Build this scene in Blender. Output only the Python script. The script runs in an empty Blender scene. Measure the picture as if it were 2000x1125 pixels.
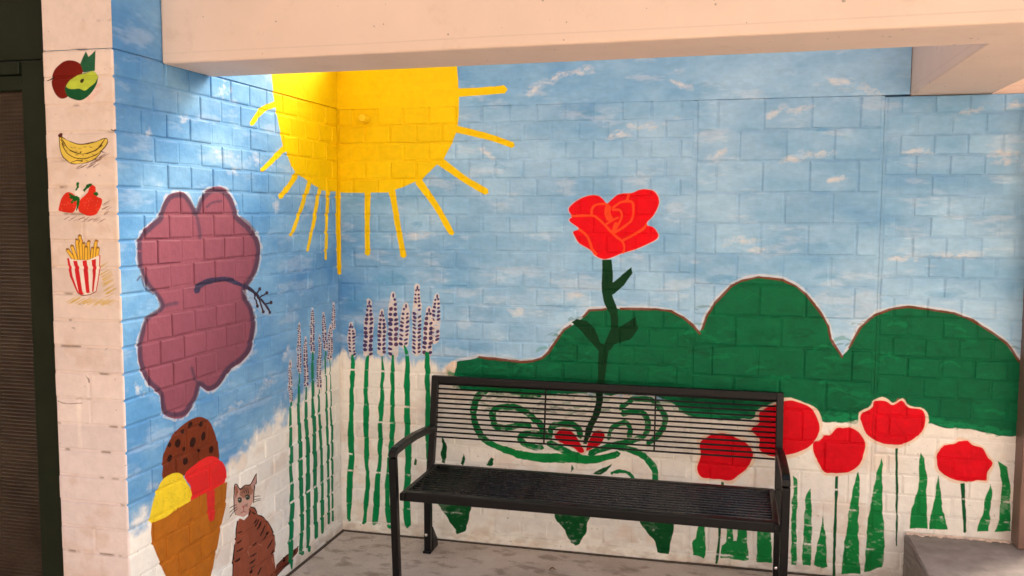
import bpy, bmesh, math, random
import numpy as np
from mathutils import Matrix, Vector

# ------------------------------------------------------------------ camera, sky, sun, exposure
SC = bpy.context.scene
COL = SC.collection
random.seed(7)
RNG = np.random.RandomState(7)

F_PX = 1726.8                              # focal length in pixels of the 2000 px wide photograph
YAW, PITCH, ROLL = (math.radians(a) for a in (13.855, 4.762, 0.209))
CAM = np.array([1.826, -3.926, 1.556])
_fwd = np.array([-math.sin(YAW) * math.cos(PITCH), math.cos(YAW) * math.cos(PITCH), -math.sin(PITCH)])
_rt0 = np.array([math.cos(YAW), math.sin(YAW), 0.0])
_up0 = np.cross(_rt0, _fwd)
_rt = math.cos(ROLL) * _rt0 + math.sin(ROLL) * _up0
_up = -math.sin(ROLL) * _rt0 + math.cos(ROLL) * _up0

cam_data = bpy.data.cameras.new('camera')
cam_data.sensor_width = 36.0
cam_data.lens = F_PX / 2000.0 * 36.0
cam_data.clip_start = 0.05
cam_data.clip_end = 500.0
cam = bpy.data.objects.new('camera', cam_data)
COL.objects.link(cam)
cam.matrix_world = Matrix([[_rt[0], _up[0], -_fwd[0], CAM[0]], [_rt[1], _up[1], -_fwd[1], CAM[1]],
                           [_rt[2], _up[2], -_fwd[2], CAM[2]], [0, 0, 0, 1]])
SC.camera = cam

SUN_ELEV, SUN_AZ = math.radians(33.0), math.radians(42.0)   # azimuth measured from straight ahead (+Y) towards the right (+X): the sun stands behind the wall
to_sun = Vector((math.sin(SUN_AZ) * math.cos(SUN_ELEV), math.cos(SUN_AZ) * math.cos(SUN_ELEV), math.sin(SUN_ELEV)))
world = bpy.data.worlds.new('World')
SC.world = world
world.use_nodes = True
wn = world.node_tree.nodes
sky = wn.new('ShaderNodeTexSky')
sky.sky_type = 'NISHITA'
sky.sun_disc = False
sky.sun_elevation = SUN_ELEV
sky.sun_rotation = math.atan2(to_sun.x, to_sun.y)
sky.air_density = 0.7
sky.dust_density = 6.0
sky.ozone_density = 0.2
wn['Background'].inputs['Strength'].default_value = 0.15
world.node_tree.links.new(sky.outputs[0], wn['Background'].inputs['Color'])

sun_data = bpy.data.lights.new('sun', 'SUN')
sun_data.energy = 1.1
sun_data.angle = math.radians(20.0)
sun_data.color = (1.0, 0.86, 0.70)
sun = bpy.data.objects.new('sun', sun_data)
COL.objects.link(sun)
sun.rotation_euler = to_sun.to_track_quat('Z', 'Y').to_euler()
sun.location = (4, -8, 6)

SC.view_settings.view_transform = 'Standard'
SC.view_settings.look = 'None'
SC.view_settings.gamma = 1.0
SC.view_settings.exposure = 1.05
SC.render.engine = 'CYCLES'
SC.cycles.use_denoising = True
SC.cycles.max_bounces = 5
SC.cycles.diffuse_bounces = 4
SC.cycles.glossy_bounces = 2

# ------------------------------------------------------------------ measuring: photograph pixel -> point on a wall plane
def ray(x, y):
    return (x - 1000.0) / F_PX * _rt - (y - 562.5) / F_PX * _up + _fwd
def on_back(x, y, Y=0.0):
    d = ray(x, y); p = CAM + d * (Y - CAM[1]) / d[1]; return p[0], p[2]
def on_left(x, y, X=0.0):
    d = ray(x, y); p = CAM + d * (X - CAM[0]) / d[0]; return p[1], p[2]
def on_floor(x, y, Z=0.0):
    d = ray(x, y); p = CAM + d * (Z - CAM[2]) / d[2]; return p[0], p[1]

# courses and sizes (metres)
COURSE, Z0 = 0.0833, 0.053
Z_TOP = Z0 + 24 * COURSE            # 2.052: top of the brickwork, concrete above
END_Y = -1.575                      # free end of the side wall
SOFFIT = 2.043
PIER = (1.667, 2.427)
WALL_R = 2.986
ROOF_Z = 2.32

# ------------------------------------------------------------------ paint: the mural, brushed into pictures by code
def lin(c):
    c = np.asarray(c, float) / 255.0
    return np.where(c <= 0.04045, c / 12.92, ((c + 0.055) / 1.055) ** 2.4)
GAIN = np.array([1.0, 1.0, 1.0])          # photograph colour under warm light -> paint colour
def paint(c):
    return np.clip(lin(c) * GAIN, 0.002, 0.86)

def value_noise(h, w, sy, sx, seed):
    r = np.random.RandomState(seed)
    gy, gx = int(h / sy) + 3, int(w / sx) + 3
    g = r.rand(gy, gx)
    yy = np.arange(h) / sy; xx = np.arange(w) / sx
    iy = yy.astype(int); ix = xx.astype(int)
    fy = yy - iy; fx = xx - ix
    fy = fy * fy * (3 - 2 * fy); fx = fx * fx * (3 - 2 * fx)
    a = g[iy][:, ix] * (1 - fx) + g[iy][:, ix + 1] * fx
    b = g[iy + 1][:, ix] * (1 - fx) + g[iy + 1][:, ix + 1] * fx
    return a * (1 - fy)[:, None] + b * fy[:, None]
def fbm(h, w, sy, sx, seed, octaves=4):
    out = np.zeros((h, w)); amp = 1.0; tot = 0
    for o in range(octaves):
        k = 2.0 ** o
        out += amp * value_noise(h, w, max(sy / k, 1.2), max(sx / k, 1.2), seed * 31 + o); tot += amp; amp *= 0.55
    return out / tot
def sstep(a, b, x):
    t = np.clip((x - a) / (b - a), 0, 1); return t * t * (3 - 2 * t)

def P(s):
    v = [float(t) for t in s.replace(',', ' ').split()]
    return np.array(v).reshape(-1, 2)
def crop(x0, y0, s, txt):
    p = P(txt); return p / s + np.array([x0, y0])
def smooth(p, closed=True, n=6):
    m = len(p); out = []
    rng = range(m) if closed else range(m - 1)
    for i in rng:
        if closed: a, b, c, d = p[i - 1], p[i], p[(i + 1) % m], p[(i + 2) % m]
        else: a, b, c, d = p[max(i - 1, 0)], p[i], p[i + 1], p[min(i + 2, m - 1)]
        for k in range(n):
            t = k / n
            out.append(0.5 * ((2 * b) + (c - a) * t + (2 * a - 5 * b + 4 * c - d) * t * t + (3 * b - a - 3 * c + d) * t ** 3))
    if not closed: out.append(p[-1])
    return np.array(out)
def ribbon(p, w, curve=True, caps=True):
    p = np.asarray(p, float)
    w = np.broadcast_to(np.asarray(w, float), (len(p),)) if np.ndim(w) else np.full(len(p), float(w))
    if curve and len(p) > 2:
        q = smooth(p, False, 6); w = np.interp(np.linspace(0, 1, len(q)), np.linspace(0, 1, len(p)), w); p = q
    t = np.gradient(p, axis=0); L = np.hypot(t[:, 0], t[:, 1]) + 1e-9
    n = np.stack([-t[:, 1], t[:, 0]], 1) / L[:, None]
    l = p + n * w[:, None] / 2; r = p - n * w[:, None] / 2
    if caps:
        d0 = -t[0] / L[0] * w[0] * 0.4; d1 = t[-1] / L[-1] * w[-1] * 0.4
        return np.vstack([l, [p[-1] + d1], r[::-1], [p[0] + d0]])
    return np.vstack([l, r[::-1]])
def ellipse(x, y, rx, ry, a=0, n=14):
    t = np.linspace(0, 2 * math.pi, n, endpoint=False)
    c, s = math.cos(math.radians(a)), math.sin(math.radians(a))
    ex, ey = rx * np.cos(t), ry * np.sin(t)
    return np.stack([x + ex * c - ey * s, y + ex * s + ey * c], 1)

class Canvas:
    """A wall surface seen square on: a runs along the wall, z up; metres."""
    def __init__(self, a0, a1, z0, z1, res, to_wall, seed):
        self.a0, self.a1, self.z0, self.z1, self.res = a0, a1, z0, z1, res
        self.w, self.h = int(round((a1 - a0) * res)), int(round((z1 - z0) * res))
        self.px = np.zeros((self.h, self.w, 3)); self.to_wall = to_wall; self.seed = seed
        self.a = a0 + (np.arange(self.w) + 0.5) / res; self.z = z0 + (np.arange(self.h) + 0.5) / res
        self.fine = fbm(self.h, self.w, res * 0.012, res * 0.02, seed + 1, 3) - 0.5
        self.brush = fbm(self.h, self.w, res * 0.05, res * 0.05, seed + 2, 4) - 0.5
        self.joint = np.zeros((self.h, self.w))
        self.wob = np.random.RandomState(seed + 3)
    def grid(self, pts):
        q = np.array([self.to_wall(x, y) for x, y in pts])
        return np.stack([(q[:, 0] - self.a0) * self.res, (q[:, 1] - self.z0) * self.res], 1)
    def cover(self, g):
        x0 = max(int(np.floor(g[:, 0].min())) - 1, 0); x1 = min(int(np.ceil(g[:, 0].max())) + 1, self.w)
        y0 = max(int(np.floor(g[:, 1].min())) - 1, 0); y1 = min(int(np.ceil(g[:, 1].max())) + 1, self.h)
        if x1 <= x0 or y1 <= y0: return None
        cov = np.zeros((y1 - y0, x1 - x0)); ii = np.arange(x0, x1)
        X, Y = g[:, 0], g[:, 1]; X2, Y2 = np.roll(X, -1), np.roll(Y, -1); dy = Y2 - Y
        for r in range(y0, y1):
            for s in (0.17, 0.5, 0.83):
                yy = r + s
                m = (Y <= yy) != (Y2 <= yy)
                if not m.any(): continue
                xs = np.sort(X[m] + (yy - Y[m]) / dy[m] * (X2[m] - X[m]))
                for k in range(0, len(xs) - 1, 2):
                    cov[r - y0] += np.clip(xs[k + 1] - ii, 0, 1) - np.clip(xs[k] - ii, 0, 1)
        return np.clip(cov / 3.0, 0, 1), slice(y0, y1), slice(x0, x1)
    def fill(self, pts, col, curve=False, rough=0.0, alpha=1.0, mott=0.10, skip=0.0, n=5, ragged=0.0):
        pts = np.asarray(pts, float)
        if curve: pts = smooth(pts, True, n)
        g = self.grid(pts)
        if rough:
            d = []
            for i in range(len(g)):
                a, b = g[i], g[(i + 1) % len(g)]
                k = max(1, int(np.hypot(*(b - a)) / (self.res * 0.012)))
                for j in range(k): d.append(a + (b - a) * j / k)
            d = np.array(d); nz = self.wob.randn(len(d), 2); nz = (nz + np.roll(nz, 1, 0) + np.roll(nz, -1, 0)) / 1.7
            g = d + nz * rough * self.res / 1000.0
        c = self.cover(g)
        if c is None: return
        cov, ys, xs = c
        if skip: cov = cov * (1 - np.clip(self.joint[ys, xs] * (self.brush[ys, xs] * 2.2 + self.fine[ys, xs] * 1.2 - 0.14) * 4.0 * skip, 0, 1))
        if ragged: cov = cov * np.clip(1 - ragged * sstep(0.08, 0.3, self.fine[ys, xs] + self.brush[ys, xs] * 0.6), 0, 1)
        cov = (cov * alpha)[..., None]
        tex = 1 + mott * (self.brush[ys, xs] * 2.2 + self.fine[ys, xs] * 1.0)
        self.px[ys, xs] = self.px[ys, xs] * (1 - cov) + np.clip(paint(col) * tex[..., None], 0, 0.88) * cov
    def stroke(self, pts, w, col, curve=True, **k):
        self.fill(ribbon(pts, w, curve), col, **k)
    def soft(self, pts, w, col, alpha=0.8, curve=True, steps=4, closed=False):
        p = np.asarray(pts, float)
        if closed: p = np.vstack([p, p[:1]])
        for i in range(steps):
            k = 1.0 - i / steps
            self.stroke(p, np.asarray(w) * (0.25 + 0.95 * k), col, curve, alpha=1 - (1 - alpha) ** (1.0 / steps), mott=0.05)
    def image(self, name):
        img = bpy.data.images.new(name, self.w, self.h, alpha=False, float_buffer=True, is_data=True)
        buf = np.ones((self.h, self.w, 4), np.float32); buf[..., :3] = np.clip(self.px, 0.002, 0.9)
        img.pixels.foreach_set(buf.ravel()); img.update()
        try: img.pack()
        except Exception: pass
        return img

CREAM, CREAM_LOW = (248, 233, 222), (250, 239, 235)
SKY_DEEP, SKY_MID, SKY_PALE, CLOUD = (88, 146, 198), (128, 176, 213), (164, 203, 231), (216, 224, 232)
YELLOW, GREEN, DARK, BUSH, BROWN, RED = (255, 200, 0), (0, 132, 74), (0, 54, 26), (0, 98, 61), (112, 56, 38), (216, 0, 28)

def row_joints(cv, h=0.006):
    zz = (cv.z - Z0) % COURSE
    d = np.minimum(zz, COURSE - zz)
    cv.joint = np.repeat(np.clip(1 - d / h, 0, 1)[:, None], cv.w, 1)

def mix(cv, col, m, mott=0.08):
    tex = 1 + mott * (cv.brush * 2 + cv.fine)
    cv.px = cv.px * (1 - m[..., None]) + np.clip(paint(col) * tex[..., None], 0, .88) * m[..., None]

def whitewash(cv, seed):
    cv.px[:] = paint(CREAM)
    mix(cv, CREAM_LOW, np.repeat(sstep(0.9, 0.2, cv.z)[:, None], cv.w, 1), 0.03)
    g = fbm(cv.h, cv.w, cv.res * .10, cv.res * .14, seed, 5)
    mix(cv, (214, 190, 168), sstep(.52, .72, g) * .35, .02)
    low = np.repeat(sstep(0.16, 0.0, cv.z)[:, None], cv.w, 1)
    mix(cv, (170, 148, 130), low * sstep(.38, .72, fbm(cv.h, cv.w, cv.res * .03, cv.res * .06, seed + 5, 4)) * .42, .05)
    spots = fbm(cv.h, cv.w, cv.res * .012, cv.res * .012, seed + 9, 2)
    mix(cv, (120, 100, 88), sstep(.86, .93, spots) * .5, .02)

def sky_wash(cv, mask, deep, pale, seed, cloud=.34):
    n1 = fbm(cv.h, cv.w, cv.res * .13, cv.res * .30, seed + 11, 5)
    n2 = fbm(cv.h, cv.w, cv.res * .055, cv.res * .10, seed + 12, 4)
    n3 = fbm(cv.h, cv.w, cv.res * .05, cv.res * .16, seed + 13, 5)
    n4 = fbm(cv.h, cv.w, cv.res * .008, cv.res * .03, seed + 14, 2)
    c = np.empty_like(cv.px)
    t = np.clip(deep + (n1 - .5) * .85 + (n2 - .5) * .40, 0, 1)
    A, B, Cc = paint(SKY_PALE), paint(SKY_MID), paint(SKY_DEEP)
    lo = np.clip(t * 2, 0, 1)[..., None]; hi = np.clip(t * 2 - 1, 0, 1)[..., None]
    c[:] = (A * (1 - lo) + B * lo) * (1 - hi) + Cc * hi
    wl = sstep(.58, .80, n3 + (n4 - .5) * .14 + pale * .05) * cloud
    c = c * (1 - wl[..., None]) + paint(CLOUD) * wl[..., None]
    c *= (1 + .07 * cv.fine[..., None] + .10 * (n4[..., None] - .5))
    cv.px = cv.px * (1 - mask[..., None]) + np.clip(c, 0, .88) * mask[..., None]

def edge_mask(cv, pts, soft, ragged, sy=.16):
    """1 above the boundary line (given in photograph pixels), ragged like a dry brush."""
    q = np.array([cv.to_wall(x, y) for x, y in pts]); o = np.argsort(q[:, 0])
    zb = np.interp(cv.a, q[o, 0], q[o, 1])
    n = fbm(cv.h, cv.w, cv.res * sy, cv.res * .035 * (1 if sy > .1 else 2), cv.seed + 21, 4) - .5
    return sstep(-soft, soft, cv.z[:, None] - zb[None, :] + n * ragged)

def lavender(cv, top, bot, half, heavy, seed, halo=True, col=(72, 58, 104)):
    r = random.Random(seed)
    (x0, y0), (x1, y1) = top, bot
    L = math.hypot(x1 - x0, y1 - y0)
    if halo:
        cv.fill(ribbon([(x0, y0 - 4), ((x0 * 2 + x1) / 3, (y0 * 2 + y1) / 3), (x1, y1 + 3)], [half * .8, half * 2.0, half * 2.1]), (232, 212, 198), rough=1.8, mott=.04, alpha=.8, ragged=.55)
    n = int(L / (half * (0.95 if heavy else 0.86)))
    cv.fill(ellipse(x0, y0 + 2, half * .22, half * .5), col)
    for i in range(1, n + 1):
        t = i / n; cx, cy = x0 + (x1 - x0) * t, y0 + (y1 - y0) * t
        k = half * min(1, .45 + t * 1.3)
        for s in (-1, 1):
            if r.random() < .06: continue
            w = half * (.36 if heavy else .28) * r.uniform(.8, 1.25)
            px, py = cx + s * k * r.uniform(.5, .66), cy + r.uniform(-1, 1)
            cv.fill(ellipse(px, py, k * r.uniform(.42, .55), w, -s * r.uniform(20, 48)), col if r.random() < .75 else (92, 62, 98), mott=.15)

# ------------------------------------------------------------------ mural on the back wall
BK = Canvas(-0.01, 3.03, 0.0, 2.30, 560, on_back, 100)
row_joints(BK)
whitewash(BK, 200)
bmask = edge_mask(BK, P('640 690 665 690 690 700 715 698 745 705 770 700 800 706 835 705 880 722 930 735 1060 760 1340 780 1600 790 2010 800'), .018, .10)
Xg = np.repeat(BK.a[None, :], BK.h, 0); Zg = np.repeat(BK.z[:, None], BK.w, 1)
deep = .36 + .44 * sstep(.45, .0, Xg) * sstep(1.9, 1.2, Zg) + .30 * sstep(1.93, 2.15, Zg) * sstep(2.1, 1.2, Xg) - .36 * sstep(1.45, 1.0, Zg) * sstep(.3, 1.2, Xg) - .05 * sstep(1.8, 2.6, Xg)
sky_wash(BK, bmask, deep, sstep(1.7, 1.0, Zg), 300, .28)
# brushed white cloud streaks
for (x, y, L, a, w) in ((1075, 155, 70, -22, 14), (1040, 178, 30, -30, 9), (1130, 140, 60, -6, 9), (1210, 262, 62, -16, 15), (1250, 248, 70, -4, 7), (1330, 166, 40, 16, 6),
                        (1640, 160, 80, 12, 13), (1700, 176, 40, 18, 9), (1510, 222, 56, -24, 8), (1560, 214, 40, -10, 7), (1590, 300, 66, -4, 10), (1540, 312, 50, -8, 8), (1400, 302, 44, -28, 6),
                        (1960, 300, 60, -6, 8), (1965, 315, 40, -4, 8), (1900, 215, 40, -12, 9), (1985, 205, 30, -6, 6), (1790, 295, 60, -4, 8), (1640, 350, 40, -12, 6), (950, 300, 30, 30, 6),
                        (1120, 580, 26, -4, 12), (1010, 610, 30, 0, 9), (1440, 470, 60, 0, 9), (1760, 505, 70, 0, 9), (1870, 500, 80, -4, 10), (1480, 490, 40, 4, 8), (820, 460, 50, 6, 9)):
    c, s = math.cos(math.radians(a)), math.sin(math.radians(a))
    for k in range(int(8 + L / 6)):
        u = random.gauss(0, .26) * L; o = random.gauss(0, .38) * w
        BK.fill(ellipse(x + c * u - s * o, y + s * u + c * o, random.uniform(5, 13), random.uniform(2, 4.5), a + random.uniform(-15, 15)), (216, 218, 220), alpha=.20, rough=3.0, ragged=.85, mott=.04)
for (x, y, w, h, al) in ((760, 545, 60, 22, .5), (700, 590, 50, 30, .45), (920, 680, 70, 16, .35), (1090, 600, 60, 18, .35), (815, 440, 14, 8, .6), (980, 325, 16, 6, .6), (1150, 222, 30, 12, .6), (1420, 545, 60, 14, .5), (1620, 540, 50, 10, .45), (1850, 575, 70, 12, .4), (1600, 252, 40, 4, .8), (900, 560, 60, 20, .3)):
    for k in range(3):
        BK.fill(ellipse(x + random.uniform(-8, 8), y + random.uniform(-4, 4), w * .6, h * .5), (92, 156, 200), alpha=al * .5, rough=4, ragged=.6, mott=.1)

SUN_DISC = P('520 60 529.7 145 533.5 182 539 216 546 252 552 279 559.6 300 567 318 574.6 333.5 585.8 342.8 600.7 354 626.8 370.9 640 374.6 656.7 374.6 664 376.5 709 376.5 757.5 375.7 768.7 372.7 809.8 356 824.7 350 854.6 320.4 867.7 309 883 280 892 257 896.4 223 895.7 171 893 135 886 60')
def sun_rays(cv):
    cv.fill(np.vstack([[(600, 40), (600, 376)], SUN_DISC[SUN_DISC[:, 0] > 650]]) if cv is BK else np.vstack([SUN_DISC[SUN_DISC[:, 0] < 665], [(700, 376), (700, 40)]]), YELLOW, rough=.8, mott=.03)
    for k in range(46):
        x, y = random.uniform(545, 880), random.uniform(140, 350)
        if math.hypot(x - 712, y - 190) < 168: cv.stroke([(x - 22, y + random.uniform(-3, 3)), (x + 22, y + random.uniform(-3, 3))], random.uniform(4, 9), random.choice(((255, 210, 20), (250, 188, 0))), alpha=.25, ragged=.9, rough=2)
    for p, w in ((P('893 181 940 178 985 174'), (17, 15, 16)), (P('890 252 950 266 1001 283'), (15, 12, 12)), (P('858 314 905 348 950 375'), (16, 13, 13)), (P('817 354 850 400 882 456'), (15, 12, 11)),
                 (P('765 372 777 440 788 500'), (14, 11, 12)), (P('718 374 717 440 718 496'), (13, 10, 11)), (P('660 370 661 450 663 534'), (10, 8, 7))) if cv is BK else (
                 (P('660 370 661 450 663 534'), (10, 8, 7)), (P('641 372 638 440 636 506'), (8, 6, 6)), (P('624 370 614 430 602 490'), (8, 7, 5)), (P('604 356 588 408 569 460'), (9, 8, 6)),
                 (P('581 338 565 362 548 386'), (11, 10, 9)), (P('556 290 534 312 512 333'), (12, 10, 8)), (P('540 203 512 216 491 243'), (12, 12, 8))):
        cv.stroke(p, w, YELLOW, rough=.7, mott=.03)
sun_rays(BK)

# bushes
BUSH_TOP = P('891 707 914 702.5 935 698 959 701 989 704 1016 707 1040 705.5 1058 699.5 1070 689 1085 668 1100 645.5 1115 635 1139 620 1151 606.5 1184 603.5 1211 603.5 1280 604 1310 608 1334 620 1352 635 1367 653 1371.5 644 1379 620 1397 591.5 1427 560 1448 548 1481 541 1528 546.5 1552 558 1575 576 1600 607.5 1617.5 637.5 1622.5 662.5 1645 697.5 1657.5 680 1680 640 1707.5 616 1737.5 604 1775 599 1812.5 604 1862.5 611 1900 626 1937.5 650 1965 670 1996 712 2030 760')
BUSH_LOW = P('2030 858 1991 854 1952 852.5 1932 847 1887 838 1854 838 1819 827 1740 822 1680 820 1651 825 1612 825 1560 815 1490 806 1466 818 1437 821 1405 820 1372 817 1340 809 1322 794 1304 782 1280 772 1220 771 1130 768 1055 772 1016 770 960 766 932 764 899 761 886 737')
BK.fill(ribbon(BUSH_TOP, 11), (226, 220, 216), alpha=.55, rough=1.5, mott=.04)
BK.fill(ellipse(886, 725, 16, 22), (228, 205, 182), rough=3, alpha=.9)
BK.fill(np.vstack([BUSH_TOP, BUSH_LOW]), BUSH, rough=2.0, mott=.16)
for k in range(260):
    i = random.randrange(3, len(BUSH_TOP) - 2); b = BUSH_TOP[i]; t = random.random() ** 1.2
    y = b[1] + 8 + t * (800 - b[1]); x = b[0] + random.uniform(-30, 30)
    if y > 830 or x < 900: continue
    BK.stroke([(x - 18, y + random.uniform(-6, 8)), (x, y - random.uniform(0, 6)), (x + 20, y + random.uniform(-6, 8))], random.uniform(2, 7), random.choice(((16, 138, 86), (0, 80, 46), (8, 122, 74), (0, 72, 42))), alpha=.36, ragged=.95, rough=2)
for k in range(170):
    i = random.randrange(len(BUSH_LOW) - 1); f = random.random(); b = BUSH_LOW[i] * f + BUSH_LOW[i + 1] * (1 - f)
    BK.stroke([(b[0] - 14, b[1] - random.uniform(2, 16)), (b[0] + 14, b[1] - random.uniform(0, 12))], random.uniform(4, 9), (16, 134, 82), alpha=.45, ragged=.95, rough=3)
for seg in (BUSH_TOP[2:12], BUSH_TOP[12:15], BUSH_TOP[15:21], BUSH_TOP[21:34], BUSH_TOP[34:]):
    BK.stroke(seg, 4.6, BROWN, rough=.9, alpha=.92, curve=False)

# rose
ROSE = P('1110.7 407 1115.6 419.7 1118 423 1112 428 1114 434 1130.6 446.8 1119 452.5 1122.8 462.4 1131 475 1152.6 488 1161 498 1176.8 505.8 1192.5 503.7 1213.8 495 1242 486.6 1273.5 472.4 1284 465 1285 456.7 1276 444 1263.6 439.7 1265 432.5 1276 421 1286 401 1286 387 1277.8 374 1263.6 370 1249 370.7 1233.7 377 1218 377.8 1205 381 1194 390 1185 397 1176.8 388.4 1166.9 382 1149.8 382 1128 391')
BK.fill(ROSE + (ROSE - ROSE.mean(0)) * .022, (232, 190, 180), curve=True, n=3, alpha=.7)
BK.fill(ROSE, (224, 4, 24), curve=True, n=4, mott=.05)
for s, w in (('1116 422 1140 421 1156 421 1165 425 1180 438 1197 457 1214 470 1219 482 1217 494', 4.2), ('1155 421 1156 408 1164 400 1178 398 1187 400', 4.5), ('1188 404 1186 416 1191 428', 12),
             ('1196 409 1210 411 1214 422 1208 437 1197 454', 4.2), ('1197 406 1210 396 1225 393 1236 397 1235 425 1223 440 1199 455', 4.2), ('1228 380 1224 392', 5), ('1214 471 1236 459 1256 447 1262 438', 4.5),
             ('1131 448 1147 462 1155 484 1164 497', 5.2), ('1182 439 1195 431 1207 425', 4), ('1196 455 1203 436', 6)):
    BK.stroke(P(s), w, (242, 74, 34), rough=.6, mott=.06)
BK.fill(P('1176 507 1194.4 507 1196.7 534.7 1196.7 552 1216 534.7 1233.7 522 1235 534.7 1218.7 557.8 1195.6 576 1207 606 1207 641 1241.8 618 1246 643 1230 664 1200 672 1193 682.6 1188.6 685 1184 720 1179 752 1166.7 752 1169 685 1156 671 1131 643 1116 629 1126 623.6 1144.7 627 1161 641 1172.4 671 1179 673 1193 643 1192 615.6 1179 588 1174.8 569 1176 534.7'), DARK, rough=1.0, mott=.12)
BK.fill(P('1164 745 1178 745 1177 786.7 1171 810 1160 831 1148 868 1139 866.6 1142.7 836 1157 811.5 1163 786.7'), DARK, rough=1, mott=.1)
# scrolls under the rose
SCR = (10, 122, 62)
for s, w in (('1053.6 770 1018 769 1002 760 967 757 944.8 764 933.6 774 926 796 925.6 817 933.6 842 946 858 967 871 996 881 1018 889 1060 893.6 1120 895 1164 897 1206 887', 13),
             ('1034 833 1018 829.6 996 834 970 834 964 820 961 807 972 796 996 794 1012 796 1028 805.6 1041 817 1053.6 828 1060 842 1068 852', 12),
             ('1058 875 1041 873 1023 866 1016.6 853 1032 846.6 1058 849 1074 853 1076 836 1087 829 1115.6 829 1129 838 1133 853', 12), ('1071.6 864 1098 879 1120 888 1138 896', 13),
             ('1212 797 1224 788 1237 780 1260 780 1277.7 784 1288 795.5 1299 815 1297 831 1288 845 1277.7 857.7 1265 865', 11), ('1215.5 808 1242 804 1260 811.5 1265 831 1260 849 1242 858 1214 866.6 1180 875 1153 886', 12),
             ('1189 856 1194 838 1206.6 828 1224 826 1231 838 1228 856', 10), ('1199 870 1224 877 1245.7 884 1263.5 897 1276 913 1279.5 934 1278 965', 12), ('1194 926 1206.6 921 1224 923 1234 930 1238 945', 7)):
    BK.stroke(P(s), w, SCR, rough=1.6, mott=.16, skip=.5, ragged=.15)
BK.stroke(P('958 866 975 874 996 882 1018 889 1060 894 1120 896 1164 897 1200 890'), (6, 10, 14, 16, 17, 17, 15, 8), (10, 130, 62), rough=2, mott=.16, skip=.4, ragged=.1)
for s in ('1083.7 850 1093.6 839 1109 838 1120 846.6 1133 866 1142 882 1133 885 1120 875 1093.6 864', '1144 880 1153 853 1162 842 1175 842 1180.5 853 1170.6 868.6 1158 875'):
    q = P(s); BK.fill(q + (q - q.mean(0)) * .1, (230, 205, 190), curve=True); BK.fill(q, (206, 10, 30), curve=True, rough=1)
DL = (4, 82, 40)
for s in ('862.6 851.5 874 873 872 885 868 903 861.7 903 862.6 873', '904 883.5 908 898 905 908 900 905', '961.6 893.6 965 896 961 911 951 910', '811 894 815 900 813 912 809 910', '1158.6 924 1176 914.6 1194 908 1180 922 1170 926', '1114 906 1119 914 1115 922',
          '852 935 918 935 920.5 985.6 915 1017 908 1037.6 895 1044 885 1032.5 877 1015 849.5 978', '1078 950 1152 950 1154.5 1007 1142 1042.6 1134 1060 1125 1064 1114 1058 1091 1022 1078.5 999.6', '1248 970 1312 970 1316.6 1022 1311.5 1063 1306.5 1080.6 1286 1078 1276 1055 1248 1016'):
    BK.fill(P(s), DL, rough=3.0, mott=.2, skip=.3, ragged=.08)
# lavender on the back wall
for k, (t, b, hw, hv) in enumerate((((685, 633), (688, 692), 7, 0), ((721, 589), (718, 692), 9, 1), ((746, 609), (745, 688), 8, 1), ((768, 575), (767, 692), 9.5, 1), ((793, 596), (787, 671), 9, 0), ((815, 560), (813, 687), 8.5, 0), ((854, 577), (848, 664), 9, 0), ((838, 604), (834, 688), 9.5, 1))):
    lavender(BK, t, b, hw, hv, 40 + k)
STALKS = (('688 694 688 722 687 752 686 785 685 832 686 885 683 926 682 961 681 1016', (5, 9, 9, 9, 10, 11, 13, 10, 8)), ('718 694 715 735 715 810 715 840 715.5 899 717.5 928 716.5 967 711 1021', (4, 9, 11, 11, 9, 7, 10, 7)),
          ('746 694 747 735 744 797 742 869 741 908 737 938 735 977 732 1022', (3, 8, 9, 9, 9, 10, 14, 11)), ('767 695 766 760 766 840 764 869 760 900 757 938 757 1000 761 1030', (5, 9, 10, 10, 9, 9, 10, 8)),
          ('789 674 796 705 794 747 795 785 796 840 797 879 797 918 794 977 796 1026', (3, 9, 11, 11, 12, 13, 12, 13, 13)), ('834 690 834 722 835 760 836 835 838 900 838 940', (8, 11, 10, 11, 11, 11)))
for s, w in STALKS: BK.stroke(P(s), w, GREEN, rough=1.6, mott=.1, skip=.9)
# grass, stems, poppies
GRASS = (22, 134, 66)
for s in ('1366 985 1377 985 1377 1026 1378.7 1084.5 1374 1091 1362 1086 1352 1084.5 1353 1057 1358.5 1052 1362 1026', '1421 1000 1431 1000 1431 1057 1438 1057 1441.7 1000 1456 1000 1458.6 1058.5 1462.5 1092 1451 1096 1406.6 1090 1410.5 1065 1418 1057', '1479 1000 1503 1000 1506 1040 1508 1100 1477 1097.5 1478 1058.5',
          '1549.5 928 1557.7 934.6 1556 996.6 1555 1104 1546 1102 1544 1038.5 1548.6 974.7', '1584 954.6 1585.6 993 1584 1106 1566.8 1104 1570.4 1011 1575 967', '1607.8 1007.5 1612 1033 1616 1107.8 1607.8 1110.5 1589.6 1102 1598.7 1047.6',
          '1674.8 921 1679 936 1677 1042.6 1680 1121 1643 1121 1649.5 1055 1657 1004.6 1667 949', '1720.4 893 1724 906 1723 992 1729 1068 1723 1108.5 1687.5 1117 1690 1083 1697.6 1002 1712.8 923.6', '1796 883 1804 896 1809 928.7 1811 1006.6 1812.5 1032.5 1776.8 1032.5 1780 993.6 1791 967.6',
          '1833.6 930 1838.5 971 1850 1034 1814 1032.5 1825.5 967.6', '1934 945 1937.4 958 1931 1039 1908 1039 1919.6 1006.6 1926 967.6', '1948.8 901 1968 912.5 1973 954.7 1974.7 1039 1942 1037.4 1952 1016 1957 941.7'):
    BK.fill(P(s), GRASS, rough=1.8, mott=.14, skip=.9, ragged=.18)
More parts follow.
